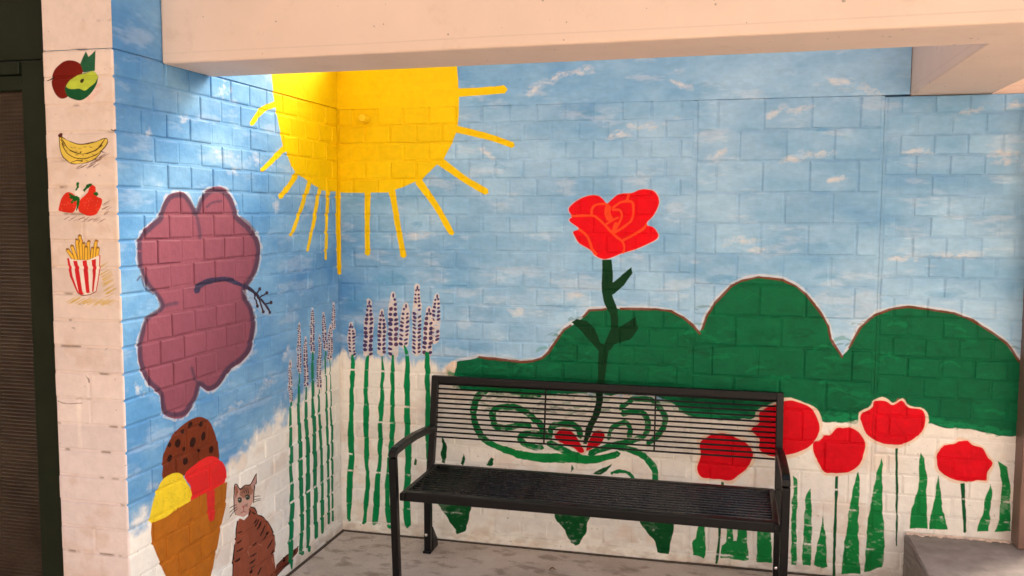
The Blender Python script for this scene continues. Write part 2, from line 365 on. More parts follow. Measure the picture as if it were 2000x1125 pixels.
for s, w in (('1406.6 1000 1405 1050 1399 1100', 5), ('1635 922 1633 975 1630 1060 1629 1124', 5.5), ('1751 866 1751.5 954.7 1751 1066', (5, 5, 3)), ('1879 939 1882 987 1884.5 1039', 6.5), ('1412 936 1408 1000', 5)):
    BK.stroke(P(s), w, (6, 84, 44), rough=1, skip=.7)
POPPY = ['1366 867 1379 854 1405 846 1431 852.4 1460 867 1470 886.5 1465 906 1447 925.4 1427.6 938.4 1405 936.8 1385 935 1369 932 1361 912.4 1369 889.7', '1482.7 805.4 1502 795.7 1534.6 782.7 1560.6 786 1583 797 1596 815 1599.5 841 1586.5 867 1564 881.6 1534.6 889.7 1502 889.7 1482.7 876.8 1482.7 857 1466.5 839.5 1482.7 825',
         '1588 863.8 1601 862 1609 850.8 1622 849 1632 836 1645 836 1664 836 1680.6 849 1689.7 867 1687 889.7 1674 912.4 1651 923.8 1615.7 925.4 1599.5 906 1589.8 886.5', '1681 818.4 1686 805.4 1703.8 795.7 1708.7 784 1728 782.7 1744 790.8 1760.6 783 1773.6 794 1799.5 800.6 1807.6 821.6 1799.5 844 1773.6 863.8 1747.6 868.7 1718.4 863.8 1692.4 847.6',
         '1832 883 1845 870 1864 867 1874 860.6 1890 861 1900 868.7 1919.6 876.8 1929 893 1937.4 904.4 1929 922 1926 938.5 1906.6 938.5 1880.6 940 1854.7 933.6 1833.6 919 1830 899.5']
for s in POPPY:
    q = P(s); BK.fill(q + (q - q.mean(0)) * .10, (238, 212, 190), curve=True, rough=2.5, mott=.03, alpha=.95, n=3)
for s in POPPY:
    q = P(s); BK.fill(q, RED, curve=True, rough=1.2, mott=.10, n=4); m = q.mean(0)
    for k in range(16):
        t = random.uniform(0, 6.28); r0, r1 = random.uniform(.1, .4), random.uniform(.6, .85); e = (np.abs(q - m).max(0))
        BK.stroke([m + e * (r0 * math.cos(t), r0 * math.sin(t)), m + e * (r1 * math.cos(t), r1 * math.sin(t))], random.uniform(3, 7), random.choice(((230, 14, 40), (196, 0, 20))), alpha=.25, ragged=.9, rough=2)

# ------------------------------------------------------------------ mural on the side wall
LF = Canvas(-1.60, 0.02, 0.0, 2.66, 640, on_left, 400)
row_joints(LF)
whitewash(LF, 500)
lmask = edge_mask(LF, P('236 1050 262 1025 300 985 360 960 430 915 480 880 520 850 560 800 600 760 640 715 672 690'), .045, .20, .06)
Yg = np.repeat(LF.a[None, :], LF.h, 0); Zl = np.repeat(LF.z[:, None], LF.w, 1)
deepl = .76 + .12 * sstep(-1.0, -1.5, Yg) - .34 * sstep(-.9, -.4, Yg) * sstep(1.3, 1.9, Zl) - .22 * sstep(-1.0, -.6, Yg) * sstep(1.2, .6, Zl)
sky_wash(LF, lmask, deepl, sstep(1.4, .8, Zl) * .8, 600, .20)
for (x, y, L, a, w) in ((440, 300, 60, 10, 14), (460, 330, 16, 80, 12), (360, 235, 26, -10, 8), (500, 310, 30, 50, 9), (290, 262, 10, 60, 7), (440, 180, 30, 70, 12), (540, 400, 30, 70, 8), (480, 700, 60, -50, 8), (520, 750, 60, -50, 10), (270, 760, 30, 60, 9), (450, 800, 60, -40, 8), (560, 690, 40, -60, 7)):
    c, s = math.cos(math.radians(a)), math.sin(math.radians(a))
    for k in range(int(8 + L / 6)):
        u = random.gauss(0, .26) * L; o = random.gauss(0, .4) * w
        LF.fill(ellipse(x + c * u - s * o, y + s * u + c * o, random.uniform(3, 8), random.uniform(2, 4), a + random.uniform(-15, 15)), (206, 212, 218), alpha=.22, rough=2.5, ragged=.8, mott=.04)
sun_rays(LF)
# mauve blossom
MV = P('268.9 487.8 270 467.8 281 450 299 434 311 423 319 399 330 381 343 375.5 359 376.7 370 390 381 410 385.5 410 392 390 403 374 419 365 439 369 452 383 461 405.5 466.7 423 485.5 439 501 459 508 479 508 505.5 501 532 487 553 480 566 483 584 494.5 606.7 499 631 495.5 657.8 489 686.7 472 706.7 454.5 720 443 733 428 755.5 410 764.5 394.5 755.5 389 757.8 383 780 374.5 795.5 361 813 343 818 323 813 316.7 793 314.5 778 307.8 766.7 290 751 279 731 271 704.5 271 673 276.7 646.7 285.5 624.5 301 613 314.5 604.5 316.7 595.6 313 585.5 303 572 287.8 556.7 276.7 532 270 510')
LF.fill(ribbon(np.vstack([MV, MV[:1]]), 8), (206, 200, 200), alpha=.6, rough=2.6, ragged=.85, mott=.04)
LF.fill(MV, (136, 77, 92), curve=True, n=3, rough=.8, mott=.06)
inner = MV.mean(0) + (MV - MV.mean(0)) * .968
OUT = (76, 56, 76)
LF.soft(inner, 9, OUT, .92, closed=True)
for s, w in (('381 408 386 425 390 445 393 466', 7), ('319 420 311 424 300 436 290 452', 7), ('403 405 414 396 432 393', 5), ('374 718 380 738 392 752', 6), ('318 599 332 595 348 592', 8), ('268 548 276 540 282 560 300 575', 4), ('470 425 486 436 498 452', 6)):
    LF.soft(P(s), w, OUT, .7)
LF.stroke(P('384 570 392 556 414 549 439 545 461 552 485.5 563 501 575 516 592 528 609'), (12, 12, 11, 10, 9, 7, 5, 4, 3), (58, 50, 76), rough=1, mott=.1)
LF.fill(P('474 566 488 568 505 582 518 598 532 618 520 616 505 606 492 596'), (200, 200, 204), alpha=.35, rough=2, ragged=.5)
for s in ('501 575 507.8 564.5', '508 582 521 572', '518 594 530.5 591', '516 592 527.8 610', '505 580 514.5 609', '497 572 503 598', '485 562 500 573 516 592 528 610'):
    q = P(s); LF.stroke(q, 3.2, (52, 36, 52)); LF.fill(ellipse(q[-1][0], q[-1][1], 3.0, 3.6), (56, 34, 46))
# ice cream
LF.fill(P('316 931.5 317.6 915.6 322 884 335 855 355 832 381 816 401 817 413 827.5 424.5 855 429 878 428 900 404 900 375 918 358 930 343.6 925 322 936'), (112, 50, 28), curve=True, n=4, rough=.8, mott=.10)
for x, y, rx, ry in ((333, 895, 4.5, 8), (348, 866, 5.5, 9), (358, 843, 3.5, 5), (372, 830, 4, 7), (377, 864, 5.5, 10), (398, 852, 4.5, 9), (394, 828, 3.5, 6), (362, 901, 5, 7), (413, 878, 4.5, 7), (332, 869, 3.5, 5), (360, 877, 3, 4.5), (389, 880, 2.5, 3.5)):
    LF.fill(ellipse(x, y, rx, ry, 12), (44, 20, 16), rough=.6)
LF.fill(P('361 927 378 910 404 892.5 424.5 894 437.5 907 442 924 440 946 420 960 375 980 372.5 950'), (222, 44, 44), curve=True, n=3, rough=.7, mott=.04)
LF.fill(P('296 1023 297 988 309 953 320.5 934 343.6 923 358 930 369.6 947 374.8 975 352 997'), (232, 204, 48), curve=True, n=3, rough=.8, mott=.08)
for k in range(60): LF.fill(ellipse(random.uniform(303, 368), random.uniform(938, 1000), .9, .9), (170, 150, 40), alpha=.7)
LF.fill(P('296 1023 326 1008 375 977 445.6 941.6 442 985 431.7 1031 414 1125 392 1230 356 1230 323 1125 297 1061 295 1040'), (176, 104, 30), rough=.9, mott=.14)
for k in range(34):
    x, y = random.uniform(310, 425), random.uniform(1000, 1125); LF.stroke([(x, y), (x + random.uniform(4, 12), y - random.uniform(8, 22))], random.uniform(1.5, 4), random.choice(((190, 118, 40), (160, 90, 24))), alpha=.4, ragged=.6)
LF.fill(P('404 962 420 957 421 1000 419 1015 412 1019 407 1014'), (214, 48, 46), rough=.6)
# cat
CB, CD = (146, 80, 60), (38, 18, 18)
body = P('468 1012 464 1019.5 461.5 1036 461.5 1052 458.7 1064 456.8 1092 455 1125 452 1185 540 1185 540 1122 537 1101.7 535 1086 538 1072 537 1053 532 1036 524 1021 514.7 1010 505 1005 498 993 490 990 486.7 997 485 1008 477 1016')
LF.fill(body, CB, rough=.8, mott=.12)
LF.fill(P('539 1104.5 559.5 1085 583.7 1067 583.7 1077 570.7 1094 552 1109 537 1126'), (118, 56, 42), rough=.8, mott=.1)
face = P('458.7 976.6 459.6 949 464 947 470 955 477 948 488.5 946 501 926 500.7 941 497 958 496 978.5 490 989.7 485 1004 475.5 1010 464 1006.5 458.7 995')
LF.fill(face, (196, 158, 146), rough=.5, mott=.06)
LF.fill(P('470 956 477 948 488.5 946 497 955 493 966 484 968 478 974 470 968'), (146, 98, 78), rough=.8, alpha=.85)
LF.fill(P('460 950 464 949 468 960 462 974'), (158, 100, 84)); LF.fill(P('490 947 500 930 499 944 495 958'), (186, 146, 140))
for x in (474, 478, 482, 486): LF.stroke([(x, 952), (x + 1, 963)], 1.3, CD, curve=False)
for x, y in ((470, 977.5), (485, 972)):
    LF.fill(ellipse(x, y, 4.2, 5, 0), (70, 84, 70)); LF.fill(ellipse(x, y, 2.0, 3.8, 0), (24, 26, 24)); LF.stroke([(x - 4, y - 3), (x, y - 6), (x + 4, y - 3)], 1.4, CD); LF.fill(ellipse(x - 1, y - 1.5, .8, 1), (220, 220, 215))
LF.fill(P('474 989 480 987 477.5 994'), (176, 84, 90)); LF.stroke(P('477.5 993 477 999 472 1002'), 1.2, (150, 70, 80)); LF.stroke(P('477 999 482 1000'), 1.2, (150, 70, 80))
for s in ('496 971 503 969 509 969', '496 976 503 975 510 974', '495 982 503 978 509 977', '465 990 456 996 449 1003', '465 994 456 1002 450 1012', '464 986 458 988 450 993', '486 984 480 987', '486 988 481 989'): LF.stroke(P(s), 1.2, CD)
for s, w in (('458.7 995 458.7 976.6 459.6 949 464 947 470 956', 2), ('470 956 478 948 489 946 501 926 500.7 941 497 958 496 980', 2), ('458.7 995 462 1006', 1.6), ('490 990 498 993 505 1005 515 1010 524 1021 532 1036 537 1053 538 1072', 2), ('464 1018 461.5 1036 461.5 1054', 2.2), ('458.7 1064 456 1095 454.5 1130', 2.2), ('540 1104 560 1085 584 1067', 1.8), ('537 1126 552 1110 571 1094', 1.6)): LF.stroke(P(s), w, CD, rough=.5)
for s in ('465 1041 473 1038', '463 1061 472 1055', '463 1077 475 1070', '461 1097 471 1090', '497 1022 503 1013', '500 1028 507 1015', '503 1034 512 1018', '509 1046 518 1026', '514 1056 525 1038', '522 1071 532 1054', '529 1083 534 1074', '494 1066 501 1059', '490 1087 502 1080', '489 1101 500 1092', '491 1110 499 1104', '503 1122 510 1108', '489 1120 494 1112', '555 1097 557 1089', '565 1090 568 1081', '574 1083 577 1074', '493 1000 500 1004', '487 1006 490 996'):
    q = P(s); LF.stroke([q[0], (q[0] + q[1]) / 2 + (0, 1), q[1]], (2.0, 3.0, 1.6), CD, rough=.4)
for s in ('488 1085 486 1075 491 1066', '506 1062 512 1066', '534 1100 531 1090'): LF.stroke(P(s), 1.2, (190, 140, 110), alpha=.7)
# lavender on the side wall
for k, (t, b, hw, hv) in enumerate((((566, 706), (568.5, 783), 3.6, 0), ((584.7, 634), (586, 725), 4.2, 0), ((597, 662), (599, 752), 4.4, 1), ((610.5, 605), (610.5, 685), 4.2, 1), ((626, 658), (623.5, 755), 4.4, 0), ((633, 614), (636, 679), 4.2, 1), ((646, 639), (645, 699), 4.4, 0), ((653, 595), (651.7, 639), 3.6, 0))):
    lavender(LF, t, b, hw, hv, 80 + k)
for s, w in (('568.5 785 568.5 830 569.7 840 569 908 571 961 568 1068 568 1110', (3, 5, 6, 6, 7, 10, 3)), ('585 728 584.7 801 586 840 587 903 589 961 590 1012 588.7 1082', (2, 6, 7, 8, 8, 8, 7)), ('599 755 598.5 824 600 840 602.6 891 602.6 961 603 1010 602.6 1075', (2, 7, 7, 8, 9, 8, 6)),
             ('610.5 687 611 755 613 824 614 840 616.5 916 617 992 618 1050', (3, 6, 7, 7, 8, 8, 7)), ('623.5 760 624 824 626.6 840 629.7 916 629.7 992 630 1042', (2, 6, 6, 6, 7, 5)), ('636 686 639 801 640.6 840 642 916 643 1022', (2, 4, 5, 5, 5)), ('645 702 647 801 649 840 649.5 941 651 1018', (1.5, 3, 4, 4, 4))):
    LF.stroke(P(s), w, (8, 126, 82), rough=1.6, mott=.1, skip=.9)
BK_seam = None

# ------------------------------------------------------------------ little pictures on the free end of the side wall
EN = Canvas(-0.30, 0.04, 0.0, 2.66, 900, lambda x, y: on_back(x, y, END_Y), 700)
row_joints(EN)
EN.px[:] = paint((226, 206, 192))
mix(EN, (228, 215, 214), np.repeat(sstep(1.5, .7, EN.z)[:, None], EN.w, 1), .03)
mix(EN, (206, 176, 150), sstep(.56, .72, fbm(EN.h, EN.w, 70, 90, 71, 5)) * .3, .02)
mix(EN, (96, 76, 62), sstep(.88, .94, fbm(EN.h, EN.w, 9, 9, 77, 2)) * .5, .02)
mix(EN, (120, 98, 82), EN.joint * sstep(.60, .75, fbm(EN.h, EN.w, 60, 50, 73, 3)) * .8, .02)
INK = (58, 28, 20)
for k in range(6): EN.stroke([(150 + random.uniform(-6, 6), 790 + random.uniform(-8, 8)), (153 + random.uniform(-3, 3), 830), (157 + random.uniform(-3, 3), 872 + random.uniform(-14, 8))], (9, 7, 4), (240, 226, 220), alpha=.35, rough=.8, ragged=.4)
for s in ('112 783 122 787 136 789 160 787', '168 733 172 741 173 748', '205 683 208 680', '140 640 146 641'): EN.stroke(P(s), 1.8, (120, 98, 84), alpha=.7, rough=.6, ragged=.5)
def hatch(x0, y0, x1, y1, n, col, L=12, w=1.6, al=.75):
    for k in range(n):
        t = (k + random.random()) / n; x, y = x0 + (x1 - x0) * t + random.uniform(-4, 4), y0 + (y1 - y0) * t + random.uniform(-3, 3)
        EN.stroke([(x - L / 2, y + L * .28), (x + L / 2, y - L * .28)], [w, w * .5], col, alpha=al * random.uniform(.6, 1), rough=.3)
for k in range(14): EN.fill(ellipse(random.uniform(158, 196), random.uniform(165, 200), 9, 4, -30), (222, 166, 148), alpha=.20, ragged=.6, rough=1)
EN.fill(P('103 145.5 107 136 114.4 127.8 124 120.5 134.4 117.8 146 119 156 124 163 132 160 144 140 156 128 168 127.8 178 132 188 123 192.7 114 190 106 180 101 165.6 101 154'), (112, 26, 16), curve=True, n=4, mott=.14)
EN.fill(P('156.7 125 162 112 167.8 100 173 111 180 105 186.7 98 186 120 185.6 138 163 142 160 132'), (38, 92, 62), mott=.25)
EN.fill(P('126.7 172 134.4 159 150 148 167.8 142 183 140 190 147.8 189 163 176.7 183 159 195.6 141 193 130 185.6'), (22, 82, 46), curve=True, n=4, mott=.2)
EN.fill(P('129 167.8 139 154 152 147 165.6 144 174 141 183 139 190 149 185.6 161 175 170 165.6 176.7 154.4 173 144 174 134.4 173'), (178, 194, 66), curve=True, n=4, mott=.2)
EN.fill(ellipse(160, 157.5, 3.4, 4.8, 30), (58, 50, 22)); EN.stroke(P('92 157.5 98 155 104 151'), (1.5, 2.5, 3.4), INK)
EN.fill(P('115.6 265.6 117.8 294.4 127.8 312 143 320 167.8 317.8 187.8 307.8 200 293 210 279 205.6 270 183 277.8 156.7 282 134.4 275.6 120 266.7'), (228, 198, 84), curve=True, n=4, mott=.12)
hatch(178, 322, 208, 300, 16, (110, 72, 56), 13, 1.5); hatch(150, 326, 190, 322, 12, (110, 72, 56), 12, 1.5)
for s in ('115.6 265.6 117.8 294.4 127.8 312 143 320 167.8 317.8 187.8 307.8 200 293 210 279 205.6 270 183 277.8 156.7 282 134.4 275.6 120 266.7', '119 268 132 289 150 299 168 300 190 291 205 272', '121 280 130 298 146 308 165 310 186 303 198 294', '119 272 126 285', '138 318 150 313 160 315', '170 300 184 294 200 284'): EN.stroke(P(s), 1.7, INK, rough=.4)
for k in range(26):
    x, y = random.uniform(122, 200), random.uniform(282, 314); EN.stroke([(x, y), (x + random.uniform(2, 6), y + random.uniform(-1, 2))], 1.1, INK, alpha=.7)
EN.fill(ellipse(117.5, 264, 4.4, 4.6), (84, 34, 26)); EN.fill(ellipse(157, 297.5, 1.6, 1.6), INK); EN.stroke(P('217 253 221 255.5 224 253'), 2, INK)
SR = (218, 52, 34)
EN.fill(P('115 407 121 386 133 375 147.6 383 150 400 145 413 135.6 416 116.4 412'), SR, curve=True, n=4, mott=.1)
EN.fill(P('155 393 171.6 376 174 364 180 361 187 369 188.4 383 200 390 193 412 176.4 422 155 414'), SR, curve=True, n=3, mott=.1)
for s, w in (('152 358 150 366 149 376', (6, 4, 3)), ('178 360 170 364 163 374', (3, 7, 4)), ('190 379 184 378', (8, 4)), ('136 379 146 386 154 384', (3, 7, 5)), ('140 396 146 390 152 388', (4, 7, 5)), ('154 388 152 400 150 411', (6, 6, 2)), ('136 386 144 388', 4)): EN.stroke(P(s), w, (28, 96, 36), rough=.6)
for x, y in ((155, 371), (150, 376), (155, 381), (161, 376), (153, 375)): EN.fill(ellipse(x, y, 4, 4), (238, 224, 214))
for k in range(30): EN.fill(ellipse(random.choice((random.uniform(120, 145), random.uniform(162, 192))), random.uniform(388, 412), .7, 1.0), (238, 120, 90), alpha=.8)
hatch(206, 396, 210, 415, 9, (106, 48, 38), 11, 1.6); hatch(132, 427, 206, 431, 22, (120, 62, 48), 10, 1.4)
hatch(200, 520, 218, 575, 26, (206, 170, 66), 19, 2.0, .8); hatch(140, 586, 220, 590, 30, (206, 170, 66), 17, 2.0, .8)
for x0, y0, x1, y1 in ((131, 487, 143, 505), (140, 480, 149, 507), (149, 468, 155, 506), (156, 460, 159, 506), (163, 475, 165, 507), (172, 471, 173, 507), (181, 484, 179, 506), (187, 470, 184, 505), (191, 484, 189, 504), (168, 482, 168, 508)):
    EN.stroke([(x0, y0), (x1, y1)], 7.4, (120, 80, 30), curve=False); EN.stroke([(x0, y0 + 1), (x1, y1)], 5.2, (238, 186, 66), curve=False, mott=.15); EN.fill(ellipse(x0, y0, 2.6, 1.8), (150, 100, 50))
EN.fill(P('131 504 148 508 172 508 195.6 498 194 532 188.4 568 176 575 155 576.4 147.6 565.6 135.6 537'), (240, 226, 214), mott=.04)
for s in ('170 685 185 685 215 830 270 980 255 975 195 830', '220 705 252 705 275 830 300 980 268 985 240 840', '295 705 330 700 345 830 355 965 325 970 310 850', '370 700 405 690 400 830 385 960 373 955 380 830', '432 660 440 660 437 800 412 950 405 950 428 800'):
    EN.fill(crop(90, 340, 4.166, s), (206, 40, 44), rough=.4)
EN.stroke(P('150 572 160 577 175 575 188 569'), 1.8, (150, 90, 70))

# ------------------------------------------------------------------ materials
def new_mat(name):
    m = bpy.data.materials.new(name); m.use_nodes = True
    nt = m.node_tree; return m, nt, nt.nodes, nt.links, nt.nodes['Principled BSDF']
def noise(N, L, vec, scale, detail=4, rough=.55):
    n = N.new('ShaderNodeTexNoise'); n.inputs['Scale'].default_value = scale; n.inputs['Detail'].default_value = detail
    n.inputs['Roughness'].default_value = rough
    if vec is not None: L.new(vec, n.inputs['Vector'])
    return n.outputs['Fac']
def ramp(N, L, fac, stops):
    r = N.new('ShaderNodeValToRGB'); L.new(fac, r.inputs['Fac'])
    e = r.color_ramp.elements
    while len(e) < len(stops): e.new(.5)
    for k, (p, c) in enumerate(stops):
        e[k].position = p; e[k].color = (*c, 1) if len(c) == 3 else c
    return r.outputs['Color']
def mixc(N, L, fac, a, b, mode='MIX'):
    n = N.new('ShaderNodeMix'); n.data_type = 'RGBA'; n.blend_type = mode
    for sock, v in ((n.inputs[0], fac), (n.inputs[6], a), (n.inputs[7], b)):
        if hasattr(v, 'is_output'): L.new(v, sock)
        elif isinstance(v, (int, float)): sock.default_value = v
        else: sock.default_value = (*v, 1)
    return n.outputs[2]
def math_n(N, L, op, a, b=None):
    n = N.new('ShaderNodeMath'); n.operation = op
    for sock, v in zip(n.inputs, (a, b)):
        if v is None: continue
        if hasattr(v, 'is_output'): L.new(v, sock)
        else: sock.default_value = v
    return n.outputs[0]
def bump(N, L, b, height, strength, dist):
    n = N.new('ShaderNodeBump'); n.inputs['Strength'].default_value = strength; n.inputs['Distance'].default_value = dist
    L.new(height, n.inputs['Height']); L.new(n.outputs[0], b.inputs['Normal'])

def mural_mat(name, cv, axis, vary=True):
    m, nt, N, L, b = new_mat(name)
    geo = N.new('ShaderNodeNewGeometry'); sep = N.new('ShaderNodeSeparateXYZ'); L.new(geo.outputs['Position'], sep.inputs[0])
    cmb = N.new('ShaderNodeCombineXYZ')
    for out, sock, lo, hi in ((sep.outputs[axis], 0, cv.a0, cv.a1), (sep.outputs['Z'], 1, cv.z0, cv.z1)):
        mr = N.new('ShaderNodeMapRange'); mr.clamp = False
        mr.inputs['From Min'].default_value = lo; mr.inputs['From Max'].default_value = hi
        L.new(out, mr.inputs['Value']); L.new(mr.outputs['Result'], cmb.inputs[sock])
    t = N.new('ShaderNodeTexImage'); t.image = cv.image(name); t.extension = 'EXTEND'; L.new(cmb.outputs[0], t.inputs['Vector'])
    col = t.outputs['Color']
    if vary:
        oi = N.new('ShaderNodeObjectInfo')
        col = mixc(N, L, 1.0, col, ramp(N, L, oi.outputs['Random'], ((0, (.93, .93, .94)), (1, (1.03, 1.03, 1.02)))), 'MULTIPLY')
    fine = noise(N, L, geo.outputs['Position'], 260, 1); mid = noise(N, L, geo.outputs['Position'], 34, 3); big = noise(N, L, geo.outputs['Position'], 9, 1)
    col = mixc(N, L, 1.0, col, ramp(N, L, mid, ((.25, (.94, .94, .94)), (.75, (1.05, 1.05, 1.05)))), 'MULTIPLY')
    L.new(col, b.inputs['Base Color'])
    L.new(ramp(N, L, mid, ((.3, (.40,) * 3), (.7, (.58,) * 3))), b.inputs['Roughness'])
    h = math_n(N, L, 'ADD', math_n(N, L, 'MULTIPLY', fine, .22), math_n(N, L, 'ADD', mid, math_n(N, L, 'MULTIPLY', big, 1.6)))
    b.inputs['Specular IOR Level'].default_value = .10
    bump(N, L, b, h, .55, .0045)
    return m
M_BACK = mural_mat('mural_back', BK, 'X')
M_SIDE = mural_mat('mural_side', LF, 'Y')
M_END = mural_mat('mural_end', EN, 'X')

def plain_mat(name, col, rough=.5, metal=0.0, spec=.5, var=.12, scale=20, bmp=0.0):
    m, nt, N, L, b = new_mat(name)
    tc = N.new('ShaderNodeNewGeometry').outputs['Position']
    n = noise(N, L, tc, scale, 5)
    L.new(mixc(N, L, 1.0, col, ramp(N, L, n, ((.25, (1 - var,) * 3), (.75, (1 + var,) * 3))), 'MULTIPLY'), b.inputs['Base Color'])
    L.new(ramp(N, L, n, ((.2, (max(rough - .08, .02),) * 3), (.8, (rough + .08,) * 3))), b.inputs['Roughness'])
    b.inputs['Metallic'].default_value = metal; b.inputs['Specular IOR Level'].default_value = spec
    if bmp: bump(N, L, b, noise(N, L, tc, scale * 6, 4), .5, bmp)
    return m

def concrete_paint(name, c):
    m, nt, N, L, b = new_mat(name)
    pos = N.new('ShaderNodeNewGeometry').outputs['Position']
    base = ramp(N, L, noise(N, L, pos, 2.6, 6), ((.3, tuple(c * .93)), (.7, tuple(np.minimum(c * 1.04, .86)))))
    sp = N.new('ShaderNodeSeparateXYZ'); L.new(pos, sp.inputs[0]); cb = N.new('ShaderNodeCombineXYZ'); L.new(sp.outputs['X'], cb.inputs[0])
    L.new(math_n(N, L, 'ADD', sp.outputs['Z'], sp.outputs['Y']), cb.inputs[1])
    v = N.new('ShaderNodeTexVoronoi'); v.voronoi_dimensions = '2D'; v.inputs['Scale'].default_value = 13; L.new(cb.outputs[0], v.inputs['Vector'])
    rad = math_n(N, L, 'MULTIPLY', math_n(N, L, 'SUBTRACT', noise(N, L, pos, 9.0, 2), .45), .28)      # pores of several sizes, many missing
    pore = math_n(N, L, 'LESS_THAN', math_n(N, L, 'MULTIPLY', v.outputs['Distance'], 1.0), math_n(N, L, 'MULTIPLY', rad, math_n(N, L, 'GREATER_THAN', v.outputs['Color'], .35)))
    base = mixc(N, L, math_n(N, L, 'MULTIPLY', pore, .6), base, (.16, .11, .08))
    stain = ramp(N, L, noise(N, L, pos, 7, 6, .7), ((.58, (1, 1, 1)), (.8, (.86, .82, .78))))
    ln = math_n(N, L, 'LESS_THAN', math_n(N, L, 'ABSOLUTE', math_n(N, L, 'SUBTRACT', sp.outputs['Z'], math_n(N, L, 'ADD', 2.072, math_n(N, L, 'MULTIPLY', noise(N, L, pos, 2.0, 1), .006)))), .0022)
    ln = math_n(N, L, 'MULTIPLY', ln, math_n(N, L, 'MULTIPLY', noise(N, L, pos, 5.0, 3), .28))           # edge of a formwork board
    base = mixc(N, L, ln, base, (.30, .22, .17))
    L.new(mixc(N, L, 1.0, base, stain, 'MULTIPLY'), b.inputs['Base Color'])
    b.inputs['Roughness'].default_value = .62
    h = math_n(N, L, 'SUBTRACT', math_n(N, L, 'ADD', noise(N, L, pos, 12, 5), math_n(N, L, 'MULTIPLY', noise(N, L, pos, 150, 3), .15)), math_n(N, L, 'MULTIPLY', pore, 1.2))
    bump(N, L, b, h, .5, .004)
    return m
M_BEAM = concrete_paint('cream_painted_concrete', paint((224, 197, 177)))

def floor_mat():
    m, nt, N, L, b = new_mat('worn_concrete_floor')
    pos = N.new('ShaderNodeNewGeometry').outputs['Position']
    base = ramp(N, L, noise(N, L, pos, 3.5, 8, .62), ((.28, (.44, .37, .32)), (.5, (.60, .515, .455)), (.75, (.70, .62, .555))))
    mp = N.new('ShaderNodeMapping'); mp.inputs['Scale'].default_value = (1, 1.5, 1); mp.inputs['Rotation'].default_value = (0, 0, .5); L.new(pos, mp.inputs['Vector'])
    blot = ramp(N, L, noise(N, L, mp.outputs[0], 8.5, 5, .55), ((.53, (1, 1, 1)), (.62, (.66, .61, .57)), (.74, (.52, .47, .43))))
    gr = ramp(N, L, noise(N, L, pos, 120, 3, .7), ((.3, (.86, .86, .86)), (.7, (1.1, 1.1, 1.1))))
    c = mixc(N, L, 1.0, mixc(N, L, .9, base, blot, 'MULTIPLY'), gr, 'MULTIPLY')
    v = N.new('ShaderNodeTexVoronoi'); v.inputs['Scale'].default_value = 22; L.new(pos, v.inputs['Vector'])
    spk = math_n(N, L, 'LESS_THAN', v.outputs['Distance'], math_n(N, L, 'MULTIPLY', math_n(N, L, 'SUBTRACT', noise(N, L, pos, 6, 2), .42), .5))
    c = mixc(N, L, math_n(N, L, 'MULTIPLY', spk, .6), c, (.10, .08, .07))
    L.new(c, b.inputs['Base Color']); b.inputs['Roughness'].default_value = .8
    bump(N, L, b, math_n(N, L, 'ADD', noise(N, L, pos, 30, 6), math_n(N, L, 'MULTIPLY', noise(N, L, pos, 200, 2), .4)), .6, .004)
    return m
M_FLOOR = floor_mat()
M_STEP = plain_mat('grey_cast_concrete', (.27, .235, .215), .85, var=.28, scale=14, bmp=.004)
M_STEEL = plain_mat('anthracite_powder_coat', (.0065, .006, .0065), .34, spec=.22, var=.2, scale=40, bmp=.0004)
M_BOLT = plain_mat('zinc_bolt', (.75, .74, .72), .25, metal=1.0, var=.05)
M_GREEN = plain_mat('dark_green_steel_paint', (.011, .017, .008), .5, spec=.2, var=.25, scale=12, bmp=.001)
M_BROWN = plain_mat('brown_steel_paint', (.20, .115, .09), .5, var=.12, scale=9, bmp=.001)
M_MORTAR = plain_mat('dark_mortar', (.07, .055, .045), .9, var=.4, scale=50, bmp=.003)
M_LEAF = plain_mat('dry_leaf', (.36, .20, .06), .7, var=.3, scale=80)
M_ROOF = plain_mat('roof_concrete', (.55, .50, .44), .8, var=.1, scale=6)
M_KNOB = plain_mat('yellow_wall_paint', tuple(paint(YELLOW)), .5, var=.03, scale=30)

def glass_mat():
    m, nt, N, L, b = new_mat('ribbed_wired_glass')
    pos = N.new('ShaderNodeNewGeometry').outputs['Position']; sep = N.new('ShaderNodeSeparateXYZ'); L.new(pos, sep.inputs[0])
    def wires(o, pitch):
        f = math_n(N, L, 'FRACT', math_n(N, L, 'DIVIDE', o, pitch)); return math_n(N, L, 'LESS_THAN', f, .09)
    w = math_n(N, L, 'MAXIMUM', wires(sep.outputs['X'], .0127), wires(sep.outputs['Z'], .0127))
    base = ramp(N, L, noise(N, L, pos, 6, 5), ((.3, (.10, .066, .044)), (.7, (.19, .135, .095))))
    L.new(mixc(N, L, math_n(N, L, 'MULTIPLY', w, .35), base, (.02, .016, .012)), b.inputs['Base Color'])
    b.inputs['Roughness'].default_value = .14; b.inputs['Specular IOR Level'].default_value = .5
    return m
M_GLASS = glass_mat()

